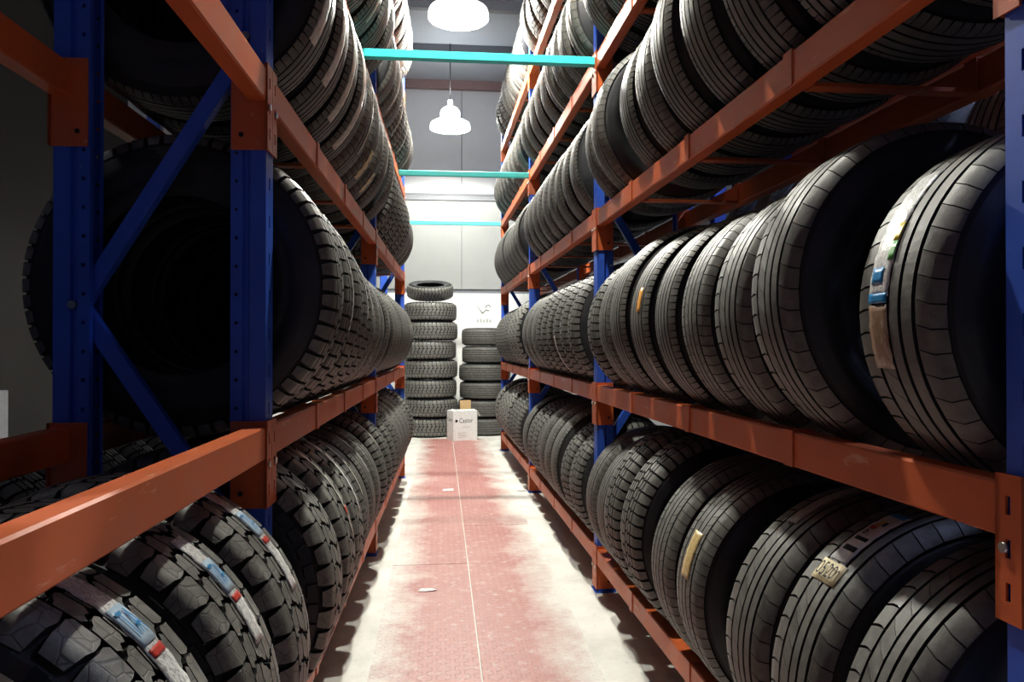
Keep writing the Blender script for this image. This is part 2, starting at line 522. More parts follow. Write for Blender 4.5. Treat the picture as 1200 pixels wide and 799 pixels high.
def make_post(root, sg, s, xo, inward, top, near=True):
    """upright: aisle-side face with slots, two cheeks with a groove and a drilled rear flange.
       xo: outer face offset, inward: +1 when the cheeks run to larger x"""
    mb = MB(); hw = .034
    X = lambda x: sg * (D_[sg] + x)
    f = xo; i = inward
    perforated(mb, lambda a, z: (X(f), s - hw + a, z), hw * 2, .004, top, 1, .09, .005, .015)
    for e in (-1, 1):
        y = s + e * hw; yi = s + e * (hw - .011)
        mb.quad((X(f), y, .004), (X(f + i * .036), y, .004), (X(f + i * .036), y, top), (X(f), y, top))
        mb.quad((X(f + i * .036), y, .004), (X(f + i * .040), yi, .004), (X(f + i * .040), yi, top), (X(f + i * .036), y, top))
        mb.quad((X(f + i * .040), yi, .004), (X(f + i * .050), yi, .004), (X(f + i * .050), yi, top), (X(f + i * .040), yi, top))
        mb.quad((X(f + i * .050), yi, .004), (X(f + i * .054), y, .004), (X(f + i * .054), y, top), (X(f + i * .050), yi, top))
        perforated(mb, lambda a, z: (X(f + i * (.054 + a)), y, z), .026, .004, top, 1, .067, .0042, .0042)
        mb.quad((X(f + i * .080), y, .004), (X(f + i * .080), y - e * .016, .004), (X(f + i * .080), y - e * .016, top), (X(f + i * .080), y, top))
    o = mb.build('post', M['blue'], root)
    md = o.modifiers.new('sheet', 'SOLIDIFY'); md.thickness = .0018; md.offset = 0
    b = MB()
    xa, xb = sorted((X(f - i * .012), X(f + i * .09)))
    b.box(xa, xb, s - .05, s + .05, 0, .006)
    b.build('foot_plate', M['blue'], o)
    return o

def make_brace(root, sg, s, z0, z1, a='front'):
    """diagonal channel between front and back post of one frame, from z0 (back) to z1 (front)"""
    mb = MB()
    X = lambda x: sg * (D_[sg] + x)
    p0 = Vector((X(DP - .045), s, z0)); p1 = Vector((X(.045), s, z1))
    d = (p1 - p0).normalized(); n = Vector((0, 1, 0)).cross(d)
    hwid = .017; dep = .013
    c = []
    for p in (p0 - d * .02, p1 + d * .02):
        c.append([p + n * hwid + Vector((0, dep, 0)), p + n * hwid - Vector((0, dep, 0)), p - n * hwid - Vector((0, dep, 0)), p - n * hwid + Vector((0, dep, 0))])
    for k in range(3):
        mb.quad(c[0][k], c[0][k + 1], c[1][k + 1], c[1][k])
    o = mb.build('brace', M['blue'], root)
    md = o.modifiers.new('sheet', 'SOLIDIFY'); md.thickness = .003; md.offset = 0
    for p in (p0, p1):
        b = MB(); cs = [(-.044, .001), (-.044, .010), (-.037, .010), (-.037, .0055), (.037, .0055), (.037, .010), (.044, .010), (.044, .001)]
        rr = [[b.vert(p + Vector((r * math.cos(2 * PI * i / 8), h, r * math.sin(2 * PI * i / 8)))) for i in range(8)] for h, r in cs]
        for a_, b_ in zip(rr, rr[1:]):
            for i in range(8): b.face([a_[i], a_[(i + 1) % 8], b_[(i + 1) % 8], b_[i]])
        b.face(rr[0]); b.face(rr[-1])
        b.build('bolt', M['steel'], o)

def make_beam(root, sg, y0, y1, z, xo, inward, ties=True, ends=(True, True)):
    """box beam with hooked end plates; z = top of beam"""
    X = lambda x: sg * (D_[sg] + x)
    mb = MB()
    xa, xb = sorted((X(xo - inward * .004), X(xo + inward * .041)))
    mb.box(xa, xb, y0 + .0385, y1 - .0385, z - BH, z, 0, .004)
    # welded lip line along the box section
    o = mb.build('beam', M['orange'], root)
    for e, yy in ((1, y0), (-1, y1)):
        if not ends[0 if e == 1 else 1]: continue
        m = MB()
        ht = .205; zt = z + .012
        ylo = yy + e * .001; w = .047
        # plate on the aisle face of the post
        face = xo - inward * .0055
        perforated(m, lambda a, q: (X(face), ylo + e * a, q), w, zt - ht, zt, 1, .06, .0045, .013, zoff=.012)
        # cheek wrapping round the side of the post
        yc = yy + e * .0385
        m.quad((X(face), ylo + e * w, zt - ht), (X(face), ylo + e * w, zt), (X(face), yc, zt), (X(face), yc, zt - ht))
        m.quad((X(face), yc, zt - ht), (X(xo + inward * .078), yc, zt - ht), (X(xo + inward * .078), yc, zt), (X(face), yc, zt))
        c = m.build('end_plate', M['orange'], o)
        md = c.modifiers.new('sheet', 'SOLIDIFY'); md.thickness = .004; md.offset = 0
        b = MB()
        zb = z - BH - .012
        xf = X(face - inward * .001)
        b.tube((xf, yy + e * .030, zb), (X(face - inward * .007), yy + e * .030, zb), .0075, 10, 0)
        b.build('bolt', M['steel'], c)
        h = MB()
        h.tube((X(xo + inward * .055), yc + e * .0015, zt - ht + .035), (X(xo + inward * .055), yc + e * .0035, zt - ht + .035), .006, 10)
        h.build('hole', M['dark'], c)
    return o

def make_tie(root, sg, y, z):
    X = lambda x: sg * (D_[sg] + x)
    m = MB()
    for xo, i in ((0, 1), (DP, -1)):
        a, b = sorted((X(xo - i * .0075), X(xo + i * .046)))
        m.box(a, b, y - .02, y + .02, z + .0002, z + .003)
        a, b = sorted((X(xo - i * .0075), X(xo - i * .0045)))
        m.box(a, b, y - .02, y + .02, z - BH, z + .0005)
        a, b = sorted((X(xo + i * .0425), X(xo + i * .0455)))
        m.box(a, b, y - .02, y + .02, z - BH, z + .0005)
    a, b = sorted((X(.043), X(DP - .043)))
    m.box(a, b, y - .018, y + .018, z - BH, z - .0685)
    m.build('cross_tie', M['orange'], root)

D_ = {1: .80, -1: .443}
RPOST = [.922, 3.56, 6.0, 8.42]
LPOST = [-.64, 1.83, 4.30, 6.77]
TOP = 4.05
ROT = {1: .0138, -1: -.0161}
rack_r = empty('tyre_rack', (0, 0, 0), (0, 0, ROT[1]))
tag(rack_r, 'long five-level orange and blue tyre rack along the right of the aisle', 'rack')
rack_l = empty('tyre_rack', (0, 0, 0), (0, 0, ROT[-1]))
tag(rack_l, 'long five-level orange and blue tyre rack along the left of the aisle', 'rack')

for sg, root, posts in ((1, rack_r, RPOST), (-1, rack_l, LPOST)):
    for s in posts:
        make_post(root, sg, s, 0, 1, TOP)
        make_post(root, sg, s, DP, -1, TOP)
        z = .12; flip = False
        zs = [.10, .70, 1.285, 1.92, 2.55, 3.2, 3.85]
        for k, (a, b) in enumerate(zip(zs, zs[1:])):
            if (k % 2 == 1): make_brace(root, sg, s, b, a)      # back high, front low
            else: make_brace(root, sg, s, a, b)
    for y0, y1 in zip(posts, posts[1:]):
        for z in LV:
            if y1 - y0 < 2 and z < 2.6: continue
            make_beam(root, sg, y0, y1, z, 0, 1)
            make_beam(root, sg, y0, y1, z, DP, -1)
            for t in (.25, .5, .75):
                if y1 - y0 < 2 or (sg == -1 and y0 < 0 and z == 1.0): continue
                make_tie(root, sg, y0 + (y1 - y0) * t, z)

def w2(sg, x, y, z=0):
    """rack-local to world; x = distance outward from the rack's aisle face"""
    X = sg * (D_[sg] + x); c, s_ = math.cos(ROT[sg]), math.sin(ROT[sg])
    return (X * c - y * s_, X * s_ + y * c, z)

# ------------------------------------------------------------------ tyres on the racks
ORD = ['first', 'second', 'third', 'fourth', 'fifth', 'sixth', 'seventh', 'eighth', 'ninth', 'tenth', 'eleventh', 'twelfth', 'thirteenth']
LVN = ['bottom', 'second', 'third', 'fourth', 'top']
def seat(dia, lvl):
    R = dia / 2
    half = DP / 2 - .0475
    zc = LV[lvl] + .0055 + math.sqrt(R * R - half * half)
    return zc - R

def rack_tyre(sg, lvl, s, kind, dia, width, label, yaw=0, lean=0, group=None):
    b = seat(dia, lvl)
    p = w2(sg, DP / 2, s, b)
    # the cross ties sit lower than any tyre; lean pivots at the base
    return tyre(kind, p, dia, width, label, group, yaw=math.radians(yaw), lean=math.radians(lean), rotz=ROT[sg])

KN = {'at': 'chunky all-terrain', 'as': 'block-tread', 'hw': 'fine-slotted highway', 'pf': 'slanted-groove road', 'rb': 'plain ribbed'}
rows = {}
def fill(sg, lvl, y0, y1, bay, kinds, dias, widths=(.22, .245), gap=.008, only=None):
    """fill one bay of one shelf; returns the tyres from near to far"""
    out = []; side = 'right' if sg == 1 else 'left'
    s = y0 + .055; k = 0
    kind = random.choice(kinds); run = random.randint(2, 4); dia = random.uniform(*dias); wd = random.uniform(*widths)
    while True:
        if run == 0:
            kind = random.choice(kinds); run = random.randint(2, 4); dia = random.uniform(*dias); wd = random.uniform(*widths)
        run -= 1
        w = wd
        if s + w > y1 - .05: break
        c = s + w / 2
        g = gap + random.random() * .012
        lb = f'{KN[kind]} tyre on {side} rack {LVN[lvl]} shelf, {bay} bay, {ORD[k]} from its near post'
        r = rack_tyre(sg, lvl, c, kind, dia, w, lb, yaw=random.uniform(-1, 1), lean=random.uniform(-.35, .35), group=f'tyres on the {LVN[lvl]} shelf of the {side} rack')
        out.append((r, c, kind, dia, w)); k += 1
        s += w + g
    return out

BAY_R = ['near', 'middle', 'far']
allrows = {}
def manual(sg, lvl, bay, spec):
    """spec rows: (far edge s, width, kind, dia, yaw, lean)"""
    side = 'right' if sg == 1 else 'left'; out = []
    for k, (sf, w, kind, dia, yaw, lean) in enumerate(spec):
        lb = f'{KN[kind]} tyre on {side} rack {LVN[lvl]} shelf, {bay} bay, {ORD[k]} from its near post'
        out.append((rack_tyre(sg, lvl, sf - w / 2, kind, dia, w, lb, yaw, lean, f'tyres on the {LVN[lvl]} shelf of the {side} rack'), sf - w / 2, kind, dia, w))
    allrows[(sg, lvl, bay)] = out
    return out

# right rack, second shelf (eye level), near bay
r1 = manual(1, 1, 'near', [
    (1.245, .255, 'pf', .62, -1, .3), (1.585, .225, 'pf', .70, -1, .0), (1.845, .225, 'pf', .665, 0, .3), (2.095, .225, 'hw', .66, 0, 0),
    (2.345, .225, 'rb', .665, 0, 0), (2.625, .25, 'rb', .675, 0, 0), (2.875, .235, 'rb', .70, 1, .2), (3.11, .225, 'hw', .68, 0, 0), (3.385, .225, 'as', .66, 0, 0)])
# right rack, bottom shelf, near bay
r0 = manual(1, 0, 'near', [
    (1.245, .215, 'pf', .70, 0, 0), (1.49, .225, 'pf', .71, 1, 0), (1.735, .225, 'pf', .70, 1, 0),
    (2.10, .225, 'hw', .69, -1, 0), (2.345, .225, 'hw', .69, 0, 0),
    (2.68, .235, 'as', .72, 0, 0), (2.935, .235, 'as', .72, 0, 0), (3.17, .215, 'rb', .67, 0, 0), (3.395, .21, 'hw', .67, 0, 0)])
# right rack, third shelf, near bay
r2 = manual(1, 2, 'near', [
    (1.27, .225, 'rb', .70, 0, 0), (1.53, .235, 'rb', .71, 0, 0), (1.79, .235, 'rb', .70, 0, .4), (2.06, .235, 'rb', .70, 1, 0),
    (2.32, .235, 'rb', .71, 0, .2), (2.565, .225, 'hw', .67, 0, 0), (2.80, .215, 'rb', .66, -1, 0), (3.22, .195, 'hw', .70, 2, .6), (3.40, .17, 'hw', .67, 0, 0)])
for lvl, kinds in ((3, ['hw', 'rb', 'as']), (4, ['hw', 'as'])):
    allrows[(1, lvl, 'near')] = fill(1, lvl, RPOST[0], RPOST[1], 'near', kinds, (.66, .70))
for lvl, kinds in ((0, ['as', 'hw', 'rb']), (1, ['as', 'hw', 'rb']), (2, ['hw', 'rb']), (3, ['hw', 'rb', 'pf']), (4, ['as', 'hw', 'pf'])):
    for b in (1, 2):
        kk = ['at', 'as'] if (b == 2 and lvl in (0, 1)) else kinds
        allrows[(1, lvl, BAY_R[b])] = fill(1, lvl, RPOST[b], RPOST[b + 1], BAY_R[b], kk, (.655, .70) if lvl != 0 else (.64, .70))
# left rack
l0 = manual(-1, 0, 'front', [
    (.84, .235, 'at', .765, 0, 0), (1.12, .235, 'at', .765, 0, 0), (1.40, .235, 'at', .765, 0, 0), (1.67, .235, 'at', .765, 0, 0)])
l0m = manual(-1, 0, 'middle', [
    (2.14, .24, 'at', .765, 0, 0), (2.41, .24, 'at', .765, 0, 0), (2.68, .235, 'at', .75, 0, 0), (2.93, .22, 'as', .72, 0, 0), (3.17, .22, 'rb', .68, 0, 0),
    (3.41, .22, 'rb', .68, 0, 0), (3.65, .22, 'hw', .68, 0, 0), (3.90, .225, 'as', .70, 0, 0), (4.22, .22, 'as', .70, 0, 0)])
l1m = manual(-1, 1, 'middle', [
    (2.12, .225, 'as', .775, 0, 0), (2.37, .225, 'as', .765, 0, 0), (2.615, .225, 'as', .76, 0, 0), (2.86, .225, 'as', .74, 0, 0), (3.11, .23, 'as', .72, 0, 0),
    (3.35, .22, 'hw', .69, 0, 0), (3.59, .22, 'hw', .69, 0, 0), (3.83, .22, 'rb', .68, 0, 0), (4.19, .225, 'rb', .68, 0, 0)])
l2m = manual(-1, 2, 'middle', [
    (2.12, .23, 'rb', .73, 0, 0), (2.37, .23, 'rb', .73, 0, 0), (2.615, .23, 'rb', .725, 0, 0), (2.86, .23, 'rb', .73, 0, 0), (3.11, .23, 'hw', .725, 0, 0),
    (3.35, .22, 'hw', .73, 0, 0), (3.59, .22, 'hw', .72, 0, 0), (3.83, .22, 'rb', .72, 0, 0), (4.19, .225, 'rb', .72, 0, 0)])
for lvl in (3, 4):
    allrows[(-1, lvl, 'middle')] = fill(-1, lvl, LPOST[1], LPOST[2], 'middle', ['rb', 'hw', 'as'], (.72, .76))
for lvl in range(5):
    allrows[(-1, lvl, 'far')] = fill(-1, lvl, LPOST[2], LPOST[3], 'far', ['hw', 'as', 'rb'] if lvl else ['as', 'hw'], (.66, .70))

def relabel(r, s): r['label'] = s

# ---- stickers on the named tyres
# right rack, eye level, nearest: long crumpled label with an energy rating, brown sticker below
t = r1[0][0]
relabel(t, 'nearest tyre on right rack eye-level shelf, wearing crumpled rating label and brown sticker')
lb = tyre_sticker('label', t, -1, -.02, .56, 4, 47, M['label'], jag=.02)
tyre_sticker('colour_bars', t, -1, -.02, .14, 21, 27, M['label_yellow'], .0034, parent=lb)
tyre_sticker('colour_bars', t, -1, -.02, .14, 15, 21, M['label_green'], .0034, parent=lb)
tyre_sticker('blue_band', t, -1, .0, .54, 2, 5, M['label_blue'], .0034, parent=lb)
tyre_sticker('blue_band', t, -1, .18, .5, 8, 13, M['label_blue'], .0034, parent=lb)
tyre_sticker('label', t, -1, .0, .54, -18, 1.5, M['label_brown'], jag=.02, label='brown paper sticker')
# bottom right: tyre with a rating label and number sticker
t = r0[1][0]
relabel(t, 'road tyre on right rack bottom shelf with white rating label above cream number sticker')
lb = tyre_sticker('label', t, -1, -.28, .38, 46, 72, M['label_plain'])
tyre_sticker('black_band', t, -1, -.18, .26, 50.5, 52.5, M['ink'], .0034, parent=lb)
tyre_sticker('black_band', t, -1, -.18, .26, 55.5, 57, M['ink'], .0034, parent=lb)
tyre_text('digit', t, -1, '6', .03, .14, 59.6, M['ink'], parent=lb, lift=.0052)
tyre_sticker('red_bar', t, -1, .08, .26, 61.5, 63, M['label_red'], .0034, parent=lb)
tyre_sticker('orange_bar', t, -1, .08, .22, 63.2, 64.7, M['label_orange'], .0034, parent=lb)
tyre_sticker('yellow_bar', t, -1, .08, .18, 64.9, 66.4, M['label_yellow'], .0034, parent=lb)
tyre_sticker('black_mark', t, -1, -.05, .03, 64, 66, M['ink'], .0034, parent=lb)
tyre_sticker('dark_top_band', t, -1, -.22, .30, 69.5, 72, M['label_blue'], .0034, parent=lb)
cr = tyre_sticker('number_sticker', t, -1, -.42, .52, 37.5, 45.2, M['label_cream'])
tyre_text('number', t, -1, '0520', .033, .05, 41.2, M['ink'], parent=cr, sy=1.35, lift=.0075)
t = r0[2][0]
relabel(t, 'road tyre on right rack bottom shelf with wide dusty band label over its crown')
tyre_sticker('label', t, -1, -.10, .36, 52, 84, M['label_dust'])
relabel(r0[0][0], 'road tyre nearest the front post on the bottom shelf of the right rack')
t = r0[3][0]
relabel(t, 'road tyre with gold printed sticker on its tread, bottom shelf of right rack')
tyre_sticker('label', t, -1, -.35, .3, 8, 30, M['label_gold'])
# orange sticker, eye level
t = r1[5][0]
relabel(t, 'ribbed tyre with small bright orange sticker on right rack eye-level shelf')
tyre_sticker('label', t, -1, -.5, -.12, 4, 18, M['label_orange'])
tyre_sticker('label', t, -1, -.8, -.68, -48, -22, M['label_dust'])
t = allrows[(1, 1, 'middle')][2][0]
tyre_sticker('label', t, -1, -.1, .08, -46, -6, M['label'])
# left bottom shelf: blue printed labels
for k, (tt, a0, a1) in enumerate(((l0[3][0], 22, 64), (l0[2][0], 22, 56), (l0[1][0], 20, 66))):
    lb = tyre_sticker('label', tt, 1, -.04 - .06 * k, .44 - .06 * k, a0, a1, M['label'], jag=.02)
    am = a0 + (a1 - a0) * .58
    wc = .20 - .06 * k
    bw = tyre_sticker('blue_panel', tt, 1, wc - .22, wc + .22, am - 5, am + 5, M['label_pale'], .0034, parent=lb)
    tyre_text('lettering', tt, 1, 'TA', .034, wc, am, M['label_blue'], rot=0, lift=.0055, parent=lb, sx=.8, sy=1.7)
    tyre_sticker('red_mark', tt, 1, wc - .2, wc + .2, am - 8, am - 6, M['label_red'], .0034, parent=lb)
relabel(l0[3][0], 'off-road tyre beside the blue left post, white label with shaded blue print')
relabel(l0[2][0], 'off-road tyre, bottom left shelf, second before the blue post, label with small blue panel')
relabel(l0[1][0], 'off-road tyre, bottom left shelf, third before the blue post, long white and blue label')
relabel(l0[0][0], 'off-road tyre in the bottom left corner of the photo, cut by the frame')
for k in (1, 2, 3, 5, 7):
    tt = l0m[k][0]
    tyre_sticker('label', tt, 1, .0, .22, 8 + 3 * k, 60, M['label_dust'] if k % 2 else M['label'])
tyre_sticker('red_mark', l0m[1][0], 1, .02, .2, 20, 24, M['label_red'], .0036)
# left third shelf: long dusty bands seen from below
for k, (a0, a1) in enumerate(((-30, 45), (-34, 2), (-40, 20), (-46, 30))):
    tyre_sticker('label', l2m[k][0], 1, -.80, -.22, a0, a1, M['label_strip'])
tyre_sticker('label', l2m[5][0], 1, -.6, .1, -44, -22, M['label_cream'], jag=.2, label='torn yellowish tape')
tyre_sticker('label', l2m[6][0], 1, -.5, .0, -46, -28, M['label_cream'], jag=.2, label='torn yellowish tape')
for k in (4, 7, 8):
    tyre_sticker('label', l2m[k][0], 1, -.1, .12, -50 + 4 * k, 50, M['label_dust'])
for lvl in (3, 4):
    for k, e in enumerate(allrows[(-1, lvl, 'middle')] + allrows[(-1, lvl, 'far')]):
        if k % 2 == 0: tyre_sticker('label', e[0], 1, -.12, .12, -40, 40, M['label_dust'])
for k in (1, 3, 4, 6):
    tyre_sticker('label', l1m[k][0], 1, -.05, .1, -20 + 5 * k, 40, M['label'])
for e in (allrows[(1, 3, 'middle')][0], allrows[(1, 3, 'middle')][3], allrows[(1, 4, 'far')][2]):
    tyre_sticker('label', e[0], -1, -.1, .1, -50, 30, M['label_dust'])

# ------------------------------------------------------------------ rack and tyres behind the right rack
def plain_rack(label, x0, x1, y0, y1, lv, nm='tyre_rack'):
    rt = empty(nm, (x0, (y0 + y1) / 2, 0)); tag(rt, label, 'rack')
    ox, oy = x0, (y0 + y1) / 2
    for x in (x0, x1 - .07):
        for y in (y0, y1):
            m = MB(); m.box(x - ox, x - ox + .07, y - oy - .034, y - oy + .034, 0, 3.4, 0, .006); m.build('post', M['blue'], rt)
    for z in lv:
        for x in (x0, x1 - .045):
            m = MB(); m.box(x - ox, x - ox + .045, y0 - oy + .036, y1 - oy - .036, z - .08, z, 0, .004); m.build('beam', M['orange'], rt)
    return rt
plain_rack('rack standing back to back behind the right rack, seen through gaps', 1.46, 1.94, 1.2, 3.9, [.30, 1.36, 2.3])
for k in range(7):
    y = 1.42 + k * .34
    R = .35; b = 1.36 + math.sqrt(R * R - .195 ** 2) - R
    t = tyre('rb', (1.70, y, b + .003), .70, .225, f'tyre on the rack behind the right rack, {ORD[k]} from its near end', 'tyres on the rack behind the right rack')
plain_rack('added low rack behind the left rack, hiding the lit floor beyond', -1.66, -1.18, 1.8, 4.4, [.21])  # added with its tyres to cover and shade the lit floor
for k in range(9):
    b = .2145 + math.sqrt(.36 ** 2 - .1925 ** 2) - .36
    t = tyre('as', (-1.42, 2.02 + k * .262, b), .72, .235, f'added tyre on the low rack behind the left rack, {ORD[k]} from its near end', 'added tyres on the low rack behind the left rack')
# ------------------------------------------------------------------ stacks at the end of the aisle
def px2(x, Y):
    """point on the world Y plane seen at pixel column x"""
    return math.tan(math.atan((x - 600) / F) + math.atan(83 / F)) * Y
sx, sy = px2(504, 9.97), 9.97
for k in range(7):
    z = k * .2515
    dx = (-.01, .012, -.006, .006, -.012, .008, .0)[k]
    d = .72 if k != 6 else .71
    # axis vertical: turn about X by 90 degrees; base point then lies at the rim
    lb = 'off-road tyre at the foot of the left stack, white label on it' if k == 0 else f'off-road tyre lying {ORD[k]} from the floor in the taller left stack'
    t = tyre('at', (sx + dx, sy + d / 2, z + .1258), d, .243, lb, 'tyres in the tall left stack', rotx=PI / 2)
    if k == 0:
        tyre_sticker('label', t, -1, -.2, .2, -75 , -85 + 0, M['label_plain'])
t = tyre('at', (sx - .0, sy + .300, 1.7615 + .243), .62, .19, 'smaller tyre tipped forward on top of the tall left stack', 'tyres in the tall left stack', rotx=PI / 2 + math.radians(15))
sx2, sy2 = px2(568, 10.08), 10.08
for k in range(6):
    d = .70 if k < 4 else .64
    x = sx2 + (.01, -.012, .01, 0, .01, .005)[k] - (0 if k < 4 else .0)
    lb = 'ribbed tyre at the foot of the low right stack' if k == 0 else f'ribbed tyre lying {ORD[k]} from the floor in the low right stack'
    tyre('rb', (x, sy2 + d / 2, k * .238 + .119), d, .238, lb, 'tyres in the low right stack', rotx=PI / 2)

# ------------------------------------------------------------------ carton
bx = empty('cardboard_box', (px2(531, 9.3) + .115, 9.40, 0), (0, 0, math.radians(22)))
tag(bx, 'small white cardboard carton with printed name before the tyre stacks', 'box')
m = MB(); w, d, h = .165, .10, .37
# open-topped carton
t_ = .005
m.box(-w, w, -d, -d + t_, 0, h); m.box(-w, w, d - t_, d, 0, h); m.box(-w, -w + t_, -d, d, 0, h); m.box(w - t_, w, -d, d, 0, h)
m.box(-w, w, -d, d, 0, t_)
m.build('carton_body', M['carton'], bx)
m = MB(); m.v = []
def slab(p, mat, name, th=.004):
    m = MB(); m.quad(*p); o = m.build(name, mat, bx); q = o.modifiers.new('thick', 'SOLIDIFY'); q.thickness = th; return o
slab([(-w, -d, h), (w, -d, h), (w, -d + .10, h + .012), (-w, -d + .10, h + .012)], M['carton'], 'flap')
slab([(-w, -d, h), (-w, d, h), (-w + .08, d, h + .012), (-w + .08, -d, h + .012)], M['carton'], 'flap')
slab([(w - .15, d, h), (w, d, h), (w + .01, d + .03, h + .12), (w - .14, d + .03, h + .12)], M['kraft'], 'flap')['label'] = 'raised brown flap'
slab([(w, -d, h), (w, d, h), (w + .05, d, h - .07), (w + .05, -d, h - .07)], M['carton'], 'flap')
def flat_text(name, s, size, place, mat, parent):
    v, f = text_faces(s, size); mb = MB()
    for x, y in v: mb.vert(place(x, y))
    for q in f: mb.face(q)
    return mb.build(name, mat, parent, fix=False)
flat_text('printed_name', 'Castor', .085, lambda x, y: (x * .8 + .01, -d - .0012, h * .68 + y), M['ink'], bx)
flat_text('printed_name', 'Castor', .07, lambda x, y: (-w - .0012, -x * .8, h * .72 + y), M['ink'], bx)
m = MB(); 
m.tube((-.12, -d - .0001, h * .68), (-.12, -d - .0014, h * .68), .018, 16); m.build('printed_mark', M['ink'], bx)
m = MB()
for i in range(4): m.box(-.10, -.10 + .12 - .02 * (i % 2), -d - .0012, -d - .0001, .10 - i * .018, .105 - i * .018)
m.box(-.04, .06, -d - .0012, -d - .0001, .17, .176)
m.build('printed_lines', M['smudge'], bx)

# ------------------------------------------------------------------ room
def struct(name, mb, mat):
    o = mb.build(name, mat); o['kind'] = 'structure'; return o
XL, XR, YB, YF, ZC = -4.3, 4.3, 10.66, -3.0, 4.95
m = MB(); m.box(XL, XR, YF, YB, -.1, 0); struct('floor', m, M['concrete'])
wb = MB(); wb.box(XL, XR, YB + .02, YB + .2, 0, ZC)
# cladding sheets, with joints
zj = 3.27
x = XL; jo = px2(541, YB)
xs = []
q = jo
while q > XL: q -= 1.15
while q < XR: xs.append((max(q, XL) + .006, min(q + 1.15, XR) - .006)); q += 1.15
for a, b in xs:
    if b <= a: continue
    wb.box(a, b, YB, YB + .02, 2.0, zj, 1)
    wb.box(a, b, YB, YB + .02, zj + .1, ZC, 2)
wb.box(XL, XR, YB - .02, YB + .02, zj, zj + .03, 3)
wb.box(XL, XR, YB - .012, YB + .02, zj + .03, zj + .075, 0)
wb.box(XL, XR, YB - .02, YB + .02, zj + .075, zj + .1, 3)
wb.box(XL, XR, YB - .006, YB + .02, 0, 1.94, 4)
o = wb.build('wall_back', [M['purlin'], M['wall_mid'], M['wall_up'], M['purlin'], M['wall_low']]); o['kind'] = 'structure'
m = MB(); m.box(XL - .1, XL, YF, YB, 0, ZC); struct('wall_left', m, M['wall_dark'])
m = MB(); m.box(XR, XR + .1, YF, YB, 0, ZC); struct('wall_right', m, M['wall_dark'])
# front wall left out so added bluish world light fills in from behind
cb = MB(); cb.box(XL, XR, YF, YB + .2, ZC, ZC + .1, 0)
for y in [YB - .1 - k * 1.25 for k in range(11)]:
    cb.box(XL, XR, y - .04, y + .04, ZC - .12, ZC, 2 if y > YB - .2 else 1)
o = cb.build('ceiling', [M['ceil'], M['purlin'], M['purlin_red']]); o['kind'] = 'structure'
# faint emblem on the board
em = MB()
ex, ez = px2(567, YB), CAM_Z + 43 / F * YB
for (a, b) in (((-.10, .05), (-.02, -.06)), ((-.02, -.06), (.02, -.01))):
    p0 = Vector((ex + a[0], YB - .012, ez + a[1])); p1 = Vector((ex + b[0], YB - .012, ez + b[1])); em.tube(p0, p1, .007, 6)
em2 = MB()
for i in range(10):
    a0, a1 = 2 * PI * i / 12, 2 * PI * (i + 1) / 12
    em2.tube((ex + .06 + .04 * math.cos(a0), YB - .012, ez + .02 + .04 * math.sin(a0)), (ex + .06 + .04 * math.cos(a1), YB - .012, ez + .02 + .04 * math.sin(a1)), .006, 6)
o = empty('wall_emblem', (ex, YB - .01, ez)); tag(o, 'faint grey emblem and lettering on the white back wall above the right stack', 'sign')
for prt, nm in ((em, 'emblem_mark'), (em2, 'emblem_ring')):
    prt.v = [(x - ex, y - YB + .01, z - ez) for x, y, z in prt.v]; prt.build(nm, M['smudge'], o)
for i in range(5):
    q = MB(); q.box(-.1 + i * .045, -.075 + i * .045, -.002, .003, -.19, -.15 + .01 * (i % 2)); q.build('letter', M['smudge'], o)

# checker plates on the aisle floor
def fplate(x0, x1, y0, y1, lab):
    m = MB(); cx, cy = (x0 + x1) / 2, (y0 + y1) / 2
    m.box(x0 - cx, x1 - cx, y0 - cy, y1 - cy, 0, .005, 0, 0)
    o = m.build('floor_plate', M['plate']); o.location = (cx, cy, .0003); tag(o, lab, 'floor plate', 'red floor plates along the aisle'); return o
fplate(-.26, .143, -.6, 4.05, 'dusty red checker plate, left half of the aisle, nearest the camera')
fplate(-.26, .143, 4.056, 9.5, 'dusty red checker plate, left half of the aisle, reaching the white carton')
fplate(.149, .58, -.6, 4.9, 'dusty red checker plate, right half of the aisle, nearest the camera')
fplate(.149, .58, 4.906, 9.5, 'dusty red checker plate, right half of the aisle, far end')
# paper scraps
def at_floor(x, y, z=.006):
    a = math.atan((x - 600) / F); d = (CAM_Z - z) * F / (y - 405)
    al = math.atan(83 / F)
    xc = (x - 600) / F * d
    return (xc * math.cos(al) + d * math.sin(al), d * math.cos(al) - xc * math.sin(al), z)
def scrap(px, py, pts, lab, nm='paper_scrap'):
    m = MB(); n = len(pts)
    a = [m.vert((x, y, .002 * ((i * 7) % 3))) for i, (x, y) in enumerate(pts)]; c = m.vert((0, 0, .006))
    for i in range(n): m.face([a[i], a[(i + 1) % n], c])
    o = m.build(nm, M['label_plain']); o.location = at_floor(px, py)
    q = o.modifiers.new('thick', 'SOLIDIFY'); q.thickness = .001; q.offset = 1
    tag(o, lab, 'paper scrap')
scrap(501, 691, [(-.045, -.01), (-.01, -.02), (.04, -.012), (.048, .006), (.015, .02), (-.03, .016)], 'torn white paper scrap on the left red plates, nearer one')
scrap(525, 574, [(-.045, -.03), (.045, -.03), (.045, .04), (-.04, .045)], 'small square white paper lying near the aisle middle, further one')
scrap(612, 574, [(-.02, -.02), (.03, -.02), (.03, .02), (-.03, .03), (-.05, .0)], 'crumpled scrap beside a right rack foot')

